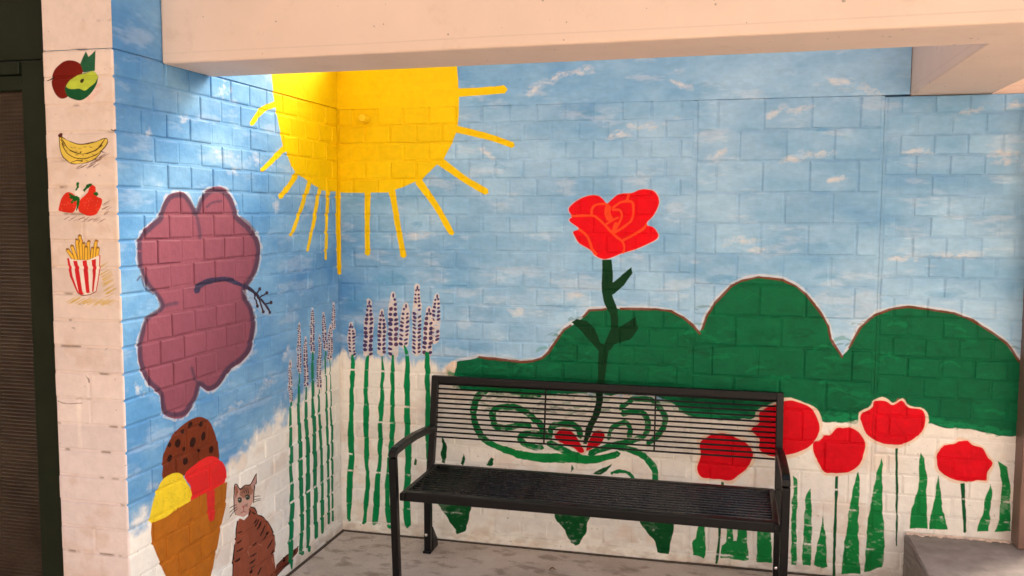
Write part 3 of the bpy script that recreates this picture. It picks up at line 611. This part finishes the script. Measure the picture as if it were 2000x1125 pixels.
# ------------------------------------------------------------------ mesh helpers
def box(bm, x0, x1, y0, y1, z0, z1):
    v = [bm.verts.new((x, y, z)) for z in (z0, z1) for x, y in ((x0, y0), (x1, y0), (x1, y1), (x0, y1))]
    for f in ((3, 2, 1, 0), (4, 5, 6, 7), (0, 1, 5, 4), (1, 2, 6, 5), (2, 3, 7, 6), (3, 0, 4, 7)): bm.faces.new([v[i] for i in f])
def prism(bm, quad, z0, z1):
    v = [bm.verts.new((x, y, z)) for z in (z0, z1) for x, y in quad]
    for f in ((3, 2, 1, 0), (4, 5, 6, 7), (0, 1, 5, 4), (1, 2, 6, 5), (2, 3, 7, 6), (3, 0, 4, 7)): bm.faces.new([v[i] for i in f])
def bev(bm, w, seg=2):
    bmesh.ops.bevel(bm, geom=bm.edges[:], offset=w, segments=seg, affect='EDGES', profile=.5)
def sweep(bm, path, w, d, axis='X'):
    """Rectangular tube along a path in the YZ plane (axis X: width along X)."""
    rings = []; n = len(path)
    for i, (x, y, z) in enumerate(path):
        a = Vector(path[max(i - 1, 0)]); c = Vector(path[min(i + 1, n - 1)]); p = Vector((x, y, z))
        t1 = (p - a).normalized() if i else (c - p).normalized(); t2 = (c - p).normalized() if i < n - 1 else t1
        t = (t1 + t2).normalized(); k = 1 / max(t.dot(t1), .5)
        side = Vector((1, 0, 0)); nrm = t.cross(side).normalized()
        rings.append([bm.verts.new(p + side * sx * w / 2 + nrm * sn * d / 2 * k) for sx, sn in ((-1, -1), (1, -1), (1, 1), (-1, 1))])
    for a, c in zip(rings, rings[1:]):
        for k in range(4): bm.faces.new((a[k], a[(k + 1) % 4], c[(k + 1) % 4], c[k]))
    bm.faces.new(rings[0][::-1]); bm.faces.new(rings[-1])
    bmesh.ops.recalc_face_normals(bm, faces=bm.faces[:])
def rod(bm, x0, x1, y, z, r, n=8):
    a = [[bm.verts.new((x, y + r * math.cos(2 * math.pi * k / n), z + r * math.sin(2 * math.pi * k / n))) for k in range(n)] for x in (x0, x1)]
    for k in range(n): bm.faces.new((a[0][k], a[0][(k + 1) % n], a[1][(k + 1) % n], a[1][k])).smooth = True
    bm.faces.new(a[0]); bm.faces.new(a[1][::-1]); bmesh.ops.recalc_face_normals(bm, faces=bm.faces[:])
def mesh_of(bm, name, *mats):
    me = bpy.data.meshes.new(name); bm.to_mesh(me); bm.free()
    for m in mats: me.materials.append(m)
    return me
def place(name, me, parent=None, loc=(0, 0, 0), rot=(0, 0, 0)):
    o = bpy.data.objects.new(name, me); COL.objects.link(o)
    if parent is not None: o.parent = parent
    o.location = loc; o.rotation_euler = rot
    return o
def obj(name, bm, mat, parent=None, loc=(0, 0, 0), rot=(0, 0, 0)):
    return place(name, mesh_of(bm, name, mat), parent, loc, rot)
def tag(o, label, cat, group=None):
    o['label'] = label; o['category'] = cat
    if group: o['group'] = group
    return o
def thing(name, label, cat, loc=(0, 0, 0), group=None):
    e = bpy.data.objects.new(name, None); e.empty_display_size = .2; COL.objects.link(e); e.location = loc
    return tag(e, label, cat, group)
def structure(o): o['kind'] = 'structure'; return o

# ------------------------------------------------------------------ the ground, and unseen surfaces added to steer the light
bm = bmesh.new()
box(bm, -40, 40, -60, 30, -.2, 0)
structure(obj('ground', bm, M_FLOOR))
M_BOUNCE_PAVE = plain_mat('pale_bounce_paving', (.64, .575, .50), .85, var=.10, scale=3, bmp=.003)
bm = bmesh.new(); box(bm, -30, 30, -45, -1.35, -.05, .004); structure(obj('bounce_pavement', bm, M_BOUNCE_PAVE))  # unseen pale sheet, added to bounce light up onto the lower wall
M_BOUNCE_WALL = plain_mat('cream_bounce_wall', (.80, .755, .69), .85, var=.06, scale=4)
bm = bmesh.new(); box(bm, -14, 18, -8.9, -8.5, .005, 6.5); structure(obj('added_bounce_wall', bm, M_BOUNCE_WALL))  # added behind the camera as a sunlit reflector, front fill for the walls
bm = bmesh.new(); box(bm, -1.6, -1.3, -8.4, -1.56, .005, 3.6); structure(obj('added_blocker_wall', bm, plain_mat('brown_blocker_face', (.23, .15, .11), .85, var=.2, scale=18)))  # added out of view to block light and darken the beam's left end

# ------------------------------------------------------------------ brick walls
_bricks = {}
GAP, PROUD, BV = .0050, .0044, .0060
def brick_mesh(w, h, mat):
    key = (round(w, 4), round(h, 4), mat.name, random.randrange(4))
    if key in _bricks: return _bricks[key]
    bm = bmesh.new(); rings = []
    wob = [(random.uniform(-.0016, .0016), random.uniform(-.0012, .0012), random.uniform(.6, 1.5)) for k in range(4)]
    for inset, depth in ((0, .030), (0, BV), (BV * .3, BV * .3), (BV, 0)):
        rings.append([bm.verts.new((sx * (w / 2 - inset * q) + dx, depth, sz * (h / 2 - inset * q) + dz)) for (sx, sz), (dx, dz, q) in zip(((-1, -1), (1, -1), (1, 1), (-1, 1)), wob)])
    for a, c in zip(rings, rings[1:]):
        for k in range(4): bm.faces.new((a[k], a[(k + 1) % 4], c[(k + 1) % 4], c[k]))
    bm.faces.new(rings[-1])
    bmesh.ops.recalc_face_normals(bm, faces=bm.faces[:])
    _bricks[key] = mesh_of(bm, 'brick', mat); return _bricks[key]
def cuts(a0, a1, pitch, off):
    k0 = math.floor((a0 - off) / pitch); c = [a0]
    k = k0
    while off + k * pitch < a1 - 1e-6:
        x = off + k * pitch
        if x > a0 + .028 and x < a1 - .028: c.append(x)
        k += 1
    return c + [a1]
def lay(wall, a0, a1, zs, pitch, offs, mat, side=False, base=(0, 0, 0), first=None):
    done = []
    for n, (z0, z1) in enumerate(zs):
        s = first[n % 2] if first else a0
        c = cuts(s, a1, pitch, offs[n % 2])
        for x0, x1 in zip(c, c[1:]):
            w = round(x1 - x0 - GAP, 3); h = round(z1 - z0 - GAP, 3)
            x = (x0 + x1) / 2; z = (z0 + z1) / 2; jit = random.uniform(-.0014, .0024) if random.random() < .82 else .0034
            rot = (random.gauss(0, .0035), random.gauss(0, .003), random.gauss(0, .0035))
            me = brick_mesh(w, h, mat)
            if side: done.append((w * h, me, (-jit, x, z), (rot[0], rot[1], math.pi / 2 + rot[2])))
            else: done.append((w * h, me, (x - base[0], jit - base[1], z), rot))
    done.sort(key=lambda t: -t[0])
    for _, me, loc, rot in done[:300]: place('brick', me, wall, loc, rot)
    if len(done) > 300:                      # the smallest cut pieces, joined
        bm = bmesh.new()
        for _, me, loc, rot in done[300:]:
            k = len(bm.verts); bm.from_mesh(me); bm.verts.ensure_lookup_table()
            bmesh.ops.transform(bm, matrix=Matrix.LocRotScale(Vector(loc), __import__('mathutils').Euler(rot), None), verts=bm.verts[k:])
        obj('cut_bricks', bm, mat, wall)['kind'] = 'stuff'
ROWS = [(Z0 + n * COURSE, Z0 + (n + 1) * COURSE) for n in range(24)]

back = thing('brick_wall', 'brick back wall with big yellow sun, lavender and rose painted on blue sky', 'wall')
lay(back, .004, PIER[0] - .004, ROWS, .1275, (.012, .0757), M_BACK)
bm = bmesh.new(); box(bm, -.3, PIER[0], PROUD, .238, 0, Z_TOP - .006); obj('mortar', bm, M_BACK, back)
bm = bmesh.new(); box(bm, .0, PIER[0], -.004, .03, 0, Z0 - .004); bev(bm, .003); obj('plinth', bm, M_BACK, back)
bm = bmesh.new(); box(bm, -.3, 2.521, .0012, .24, Z_TOP - .0040, ROOF_Z); obj('ring_beam', bm, M_BACK, back)
bm = bmesh.new()
kx, kz = on_back(716, 233)
bmesh.ops.create_cone(bm, cap_ends=True, segments=14, radius1=.021, radius2=.018, depth=.060, matrix=Matrix.Translation((kx, -.030, kz)) @ Matrix.Rotation(math.radians(90), 4, 'X'))
bev(bm, .004); obj('pipe_stub', bm, M_KNOB, back)

pier = thing('brick_pier', 'pier of larger bricks in the back wall, painted green bush and pale sky', 'wall', (PIER[0], 0, 0))
PZ, z = [], 2.050
while z > .02:
    PZ.append((max(z - .1325, .0), z)); z -= .1325
PZ = [r for r in PZ if r[1] - r[0] > .03][::-1]
lay(pier, PIER[0] + .008, PIER[1] - .008, PZ, .1915, (1.853, 1.759), M_BACK, base=(PIER[0], 0))
bm = bmesh.new(); box(bm, 0, PIER[1] - PIER[0], PROUD + .001, .238, 0, 2.046); obj('mortar', bm, M_BACK, pier)

right = thing('brick_wall', 'brick back wall panel right of the pier with the two rightmost red poppies', 'wall', (PIER[1], 0, 0))
RR = ROWS[:-1] + [(ROWS[-1][0], SOFFIT - .002)]
lay(right, PIER[1] + .008, WALL_R, RR, .1275, (2.425, 2.489), M_BACK, base=(PIER[1], 0))
bm = bmesh.new(); box(bm, .001, WALL_R - PIER[1] - .002, PROUD, .24, 0, SOFFIT - .003); obj('mortar', bm, M_BACK, right)
bm = bmesh.new(); box(bm, 2.832 - PIER[1], 1.6, .03, .24, SOFFIT + .001, ROOF_Z); obj('lintel', bm, M_BEAM, right)

side = thing('brick_wall', 'side brick wall with mauve blossom, ice cream and tabby cat painted on it', 'wall', (0, END_Y, 0))
side.location = (0, 0, 0)
FIRST = (-1.384, -1.4485)
lay(side, FIRST[0], -.004, ROWS, .1325, (.0725, .007), M_SIDE, side=True, first=FIRST)
bm = bmesh.new(); box(bm, -.25, -PROUD, END_Y + .0035, -.0, 0, Z_TOP); bm.normal_update()
for f in bm.faces: f.material_index = 1 if f.normal.y < -.5 or f.normal.x < -.5 else 0
place('mortar', mesh_of(bm, 'mortar', M_SIDE, M_END), side)
bm = bmesh.new(); box(bm, -.03, .004, END_Y + .004, -.005, 0, Z0 - .004); bev(bm, .003); obj('plinth', bm, M_SIDE, side)
bm = bmesh.new(); box(bm, -.246, .0015, END_Y + .0, 0, Z_TOP + .001, 2.95)
for f in bm.faces: f.material_index = 1 if f.normal.y < -.5 else 0
bm.normal_update()
for f in bm.faces: f.material_index = 1 if f.normal.y < -.5 else 0
place('ring_beam', mesh_of(bm, 'ring_beam', M_SIDE, M_END), side)
for n, (z0, z1) in enumerate(ROWS):       # bricks of the free end, quoins seen from both sides
    d = FIRST[n % 2] - END_Y - GAP
    parts = [(-.250, .0)] if n not in (1, 5, 10, 11, 17) else [(-.250, -.124), (-.124, .0)]
    for x0, x1 in parts:
        bm = bmesh.new(); jx = random.uniform(-.002, .002)
        box(bm, x0 + (GAP / 2 if x0 > -.2 else jx), x1 - (GAP / 2 if x1 < -.05 else 0), END_Y, END_Y + d, z0 + GAP / 2, z1 - GAP / 2); bev(bm, BV * .9)
        bm.normal_update()
        for f in bm.faces: f.material_index = 1 if f.normal.y < -.3 or f.normal.x < -.5 else 0
        place('end_brick', mesh_of(bm, 'end_brick', M_SIDE, M_END), side, (0, random.uniform(-.0012, .0012), 0))

for nm_, pr_, bx_ in (('base_joint', back, (.0, PIER[0], -.016, -.0045, .0005, .006)), ('base_joint', pier, (.0, PIER[1] - PIER[0], -.014, -.001, .0005, .006)), ('base_joint', right, (.0, .135, -.014, -.001, .0005, .006)), ('base_joint', side, (.0045, .016, END_Y, -.016, .0005, .006))):
    bm = bmesh.new(); box(bm, *bx_); obj(nm_, bm, M_MORTAR, pr_)
for w_ in (back, pier, right, side): w_['kind'] = 'thing'

# ------------------------------------------------------------------ concrete beams and roof
bm = bmesh.new(); prism(bm, ((.003, -1.340), (4.4, -1.456), (4.4, -1.166), (.003, -1.050)), SOFFIT, 2.95); bev(bm, .009, 2)
tag(obj('concrete_beam', bm, M_BEAM), 'long cream painted concrete beam running across the top of the picture', 'beam')
bm = bmesh.new(); prism(bm, ((2.524, -1.121), (2.830, -1.129), (2.830, .24), (2.524, .24)), SOFFIT + .001, ROOF_Z); bev(bm, .005, 2)
tag(obj('concrete_beam', bm, M_BEAM), 'short cream cross beam from the long beam back to the wall', 'beam')

# ------------------------------------------------------------------ dark green door at the left edge
door = thing('glazed_door', 'dark green steel door with brown ribbed wired glass at the left edge', 'door', (-.25, -1.5, 0))
def dpart(name, mat, *boxes, b=.003):
    bm = bmesh.new()
    for q in boxes: box(bm, *q)
    if b: bev(bm, b)
    return obj(name, bm, mat, door)
SX = -.373 + .25
dpart('stile', M_GREEN, (SX, -.006, -.03, .05, 0, 2.035)); dpart('stile', M_GREEN, (-.95, -.89, -.03, .05, 0, 2.035))
dpart('top_rail', M_GREEN, (-.888, SX - .002, -.028, .05, 1.945, 1.990)); dpart('frame_head', M_GREEN, (-.888, SX - .002, -.036, .05, 1.993, 2.033))
dpart('bottom_rail', M_GREEN, (-.888, SX - .002, -.028, .05, 0, .22))
dpart('transom_panel', M_GREEN, (-1.2, .006, -.02, .05, 2.040, 2.95)); 
dpart('sealant', M_MORTAR, (-.006, .010, .004, .05, 0, 2.03), b=0)
bm = bmesh.new(); nz = 140 * 6; prev = None
for i in range(nz + 1):
    z = .22 + (1.945 - .22) * i / nz; y = .004 + .0036 * math.cos(i / 6 * 2 * math.pi)
    cur = (bm.verts.new((-.888, y, z)), bm.verts.new((SX - .001, y, z)))
    if prev: bm.faces.new((prev[0], prev[1], cur[1], cur[0])).smooth = True
    prev = cur
bmesh.ops.solidify(bm, geom=bm.faces[:], thickness=-.006)
obj('ribbed_pane', bm, M_GLASS, door)

# ------------------------------------------------------------------ step and post at the right
bm = bmesh.new(); box(bm, 2.566, 3.6, -1.1, -.006, 0, .222)
bev(bm, .012, 3); bmesh.ops.subdivide_edges(bm, edges=bm.edges[:], cuts=12, use_grid_fill=True)
for v in bm.verts:
    if v.co.z > .01: v.co += Vector((random.uniform(-.0025, .0025), random.uniform(-.0025, .0), random.uniform(-.0015, .0015)))
step = tag(obj('concrete_step', bm, M_STEP), 'rough grey concrete step block in the bottom right corner', 'step')
bm = bmesh.new(); n = 60; edge = []
for i in range(n + 1):                                   # wall paint slopped onto the back of the step
    x = 2.572 + .40 * i / n; d = .018 + .012 * math.sin(i * .9) * math.sin(i * .23) + random.uniform(-.005, .006)
    edge.append([bm.verts.new((x, y, z)) for y, z in ((-.002, .2275), (-d, .2262), (-d - .002, .2205))])
for a, c in zip(edge, edge[1:]):
    for k in range(2): bm.faces.new((a[k], a[k + 1], c[k + 1], c[k]))
bmesh.ops.recalc_face_normals(bm, faces=bm.faces[:]); bmesh.ops.solidify(bm, geom=bm.faces[:], thickness=.001)
obj('paint_edge', bm, plain_mat('spilled_wall_paint', tuple(paint((228, 206, 192))), .7, var=.25, scale=60, bmp=.002), step)
bm = bmesh.new(); box(bm, 2.974, 3.075, -.09, .05, .224, SOFFIT - .004); bev(bm, .004)
tag(obj('steel_post', bm, M_BROWN), 'brown painted steel post at the right edge beside the poppies', 'post')

# ------------------------------------------------------------------ bench
XL, XR, TW = .490, 2.061, .030
bench = thing('metal_bench', 'dark metal slatted bench with armrests standing before the mural', 'bench', ((XL + XR) / 2, -.36, 0))
BO = Vector(((XL + XR) / 2, -.36, 0))
def bpart(name, bm, mat=M_STEEL, parent=None):
    bmesh.ops.translate(bm, verts=bm.verts[:], vec=-BO); return obj(name, bm, mat, parent or bench)
REAR = [(-.165, .0), (-.165, .235), (-.152, .30), (-.122, .405), (-.087, .565), (-.052, .805)]
def back_y(z): return float(np.interp(z, [p[1] for p in REAR], [p[0] for p in REAR]))
for xs in (XL + TW / 2, XR - TW / 2):
    s = 1 if xs < 1 else -1
    bm = bmesh.new(); sweep(bm, [(xs, y, z) for y, z in REAR[:4]], TW, .036); bev(bm, .003); leg = bpart('leg', bm)
    bm = bmesh.new(); bmesh.ops.create_uvsphere(bm, u_segments=12, v_segments=8, radius=.0075, matrix=Matrix.Translation((xs - .004, -.184, .088)) @ Matrix.Diagonal((1, .6, 1, 1))); bpart('bolt', bm, M_BOLT, leg)
    bm = bmesh.new()                                   # wedge shaped foot bracket behind the rear leg
    v = [bm.verts.new((xs + dx, y, z)) for dx in (TW / 2 - .008, TW / 2 + .002) for y, z in ((-.146, .002), (-.075, .002), (-.082, .035), (-.146, .115))]
    for f in ((0, 1, 2, 3), (7, 6, 5, 4), (0, 4, 5, 1), (1, 5, 6, 2), (2, 6, 7, 3), (3, 7, 4, 0)): bm.faces.new([v[i] for i in f])
    bmesh.ops.recalc_face_normals(bm, faces=bm.faces[:]); bpart('foot_bracket', bm, M_STEEL, leg)
    bm = bmesh.new(); box(bm, xs - .019, xs + .019, -.19, -.14, .0005, .012); bev(bm, .003); bpart('foot_cap', bm, M_STEEL, leg)
    bm = bmesh.new(); sweep(bm, [(xs, y, z) for y, z in REAR[3:]], TW, .032); bev(bm, .003); bpart('back_upright', bm)
    bm = bmesh.new(); sweep(bm, [(xs, -.555, .0), (xs, -.570, .20), (xs, -.590, .50), (xs, -.596, .560)], TW, .032); bev(bm, .003); leg = bpart('leg', bm)
    bm = bmesh.new(); box(bm, xs - .019, xs + .019, -.58, -.53, .0005, .012); bev(bm, .003); bpart('foot_cap', bm, M_STEEL, leg)
    bm = bmesh.new(); sweep(bm, [(xs, -.596, .561), (xs, -.590, .578), (xs, -.572, .585), (xs, -.46, .590), (xs, -.34, .589), (xs, -.20, .578), (xs, -.09, .562)], TW, .030); bev(bm, .003); bpart('armrest', bm)
    bm = bmesh.new(); box(bm, xs + s * TW / 2 if s > 0 else xs - TW / 2 - .022, xs + TW / 2 + .022 if s > 0 else xs - TW / 2, -.565, -.125, .372, .404); bev(bm, .003); bpart('seat_rail', bm)
x0, x1 = XL + TW + .001, XR - TW - .001
bm = bmesh.new(); box(bm, x0, x1, -.552, -.514, .366, .405); bev(bm, .005); bpart('front_rail', bm)
bm = bmesh.new(); box(bm, x0, x1, -.138, -.110, .374, .405); bev(bm, .004); bpart('rear_rail', bm)
bm = bmesh.new(); box(bm, XL, XR, -.068, -.038, .772, .806); bev(bm, .004); bpart('top_rail', bm)
bm = bmesh.new(); rod(bm, 0, x1 - x0 - .044, 0, 0, .0056); SEATROD = mesh_of(bm, 'seat_slat', plain_mat('polished_slat_coat', (.007, .0065, .007), .26, spec=.6, var=.2, scale=30))
for k in range(12):
    y = -.497 + k * (.346 / 11); place('seat_slat', SEATROD, bench, Vector((x0 + .022, y, .3975)) - BO)
for x in (XL + .30, 1.03, 1.523, XR - .30):
    bm = bmesh.new(); box(bm, x - .006, x + .006, -.513, -.139, .374, .391); bpart('seat_support', bm)
bm = bmesh.new(); rod(bm, 0, x1 - x0, 0, 0, .0042); BACKROD = mesh_of(bm, 'back_slat', M_STEEL)
for k in range(12):
    z = .527 + k * .0219; place('back_slat', BACKROD, bench, Vector((x0, back_y(z), z)) - BO)
for x in (1.03, 1.523):
    bm = bmesh.new(); sweep(bm, [(x, back_y(z) + .007, z) for z in (.522, .600, .771)], .007, .006); bpart('back_brace', bm)

# ------------------------------------------------------------------ dry leaves on the floor
def leaf(px, py, L, ang, label):
    x, y = on_floor(px, py); bm = bmesh.new(); top = []
    for i in range(7):
        t = i / 6; w = L * .28 * math.sin(math.pi * min(t * .92 + .06, 1)); h = .004 + .009 * math.sin(math.pi * t) ** 2
        top.append([bm.verts.new((t * L - L / 2, s * w, h + (.007 if s else 0) * (w / L))) for s in (-1, 0, 1)])
    for a, c in zip(top, top[1:]):
        for k in range(2): bm.faces.new((a[k], a[k + 1], c[k + 1], c[k]))
    bmesh.ops.solidify(bm, geom=bm.faces[:], thickness=.0008)
    tag(obj('dry_leaf', bm, M_LEAF, None, (x, y, 0), (0, 0, ang)), label, 'leaf')
leaf(1079, 1115, .035, .2, 'small dry yellow leaf on the floor below the middle of the bench')
leaf(638, 1062, .030, 1.0, 'small orange dry leaf lying against the foot of the side wall')
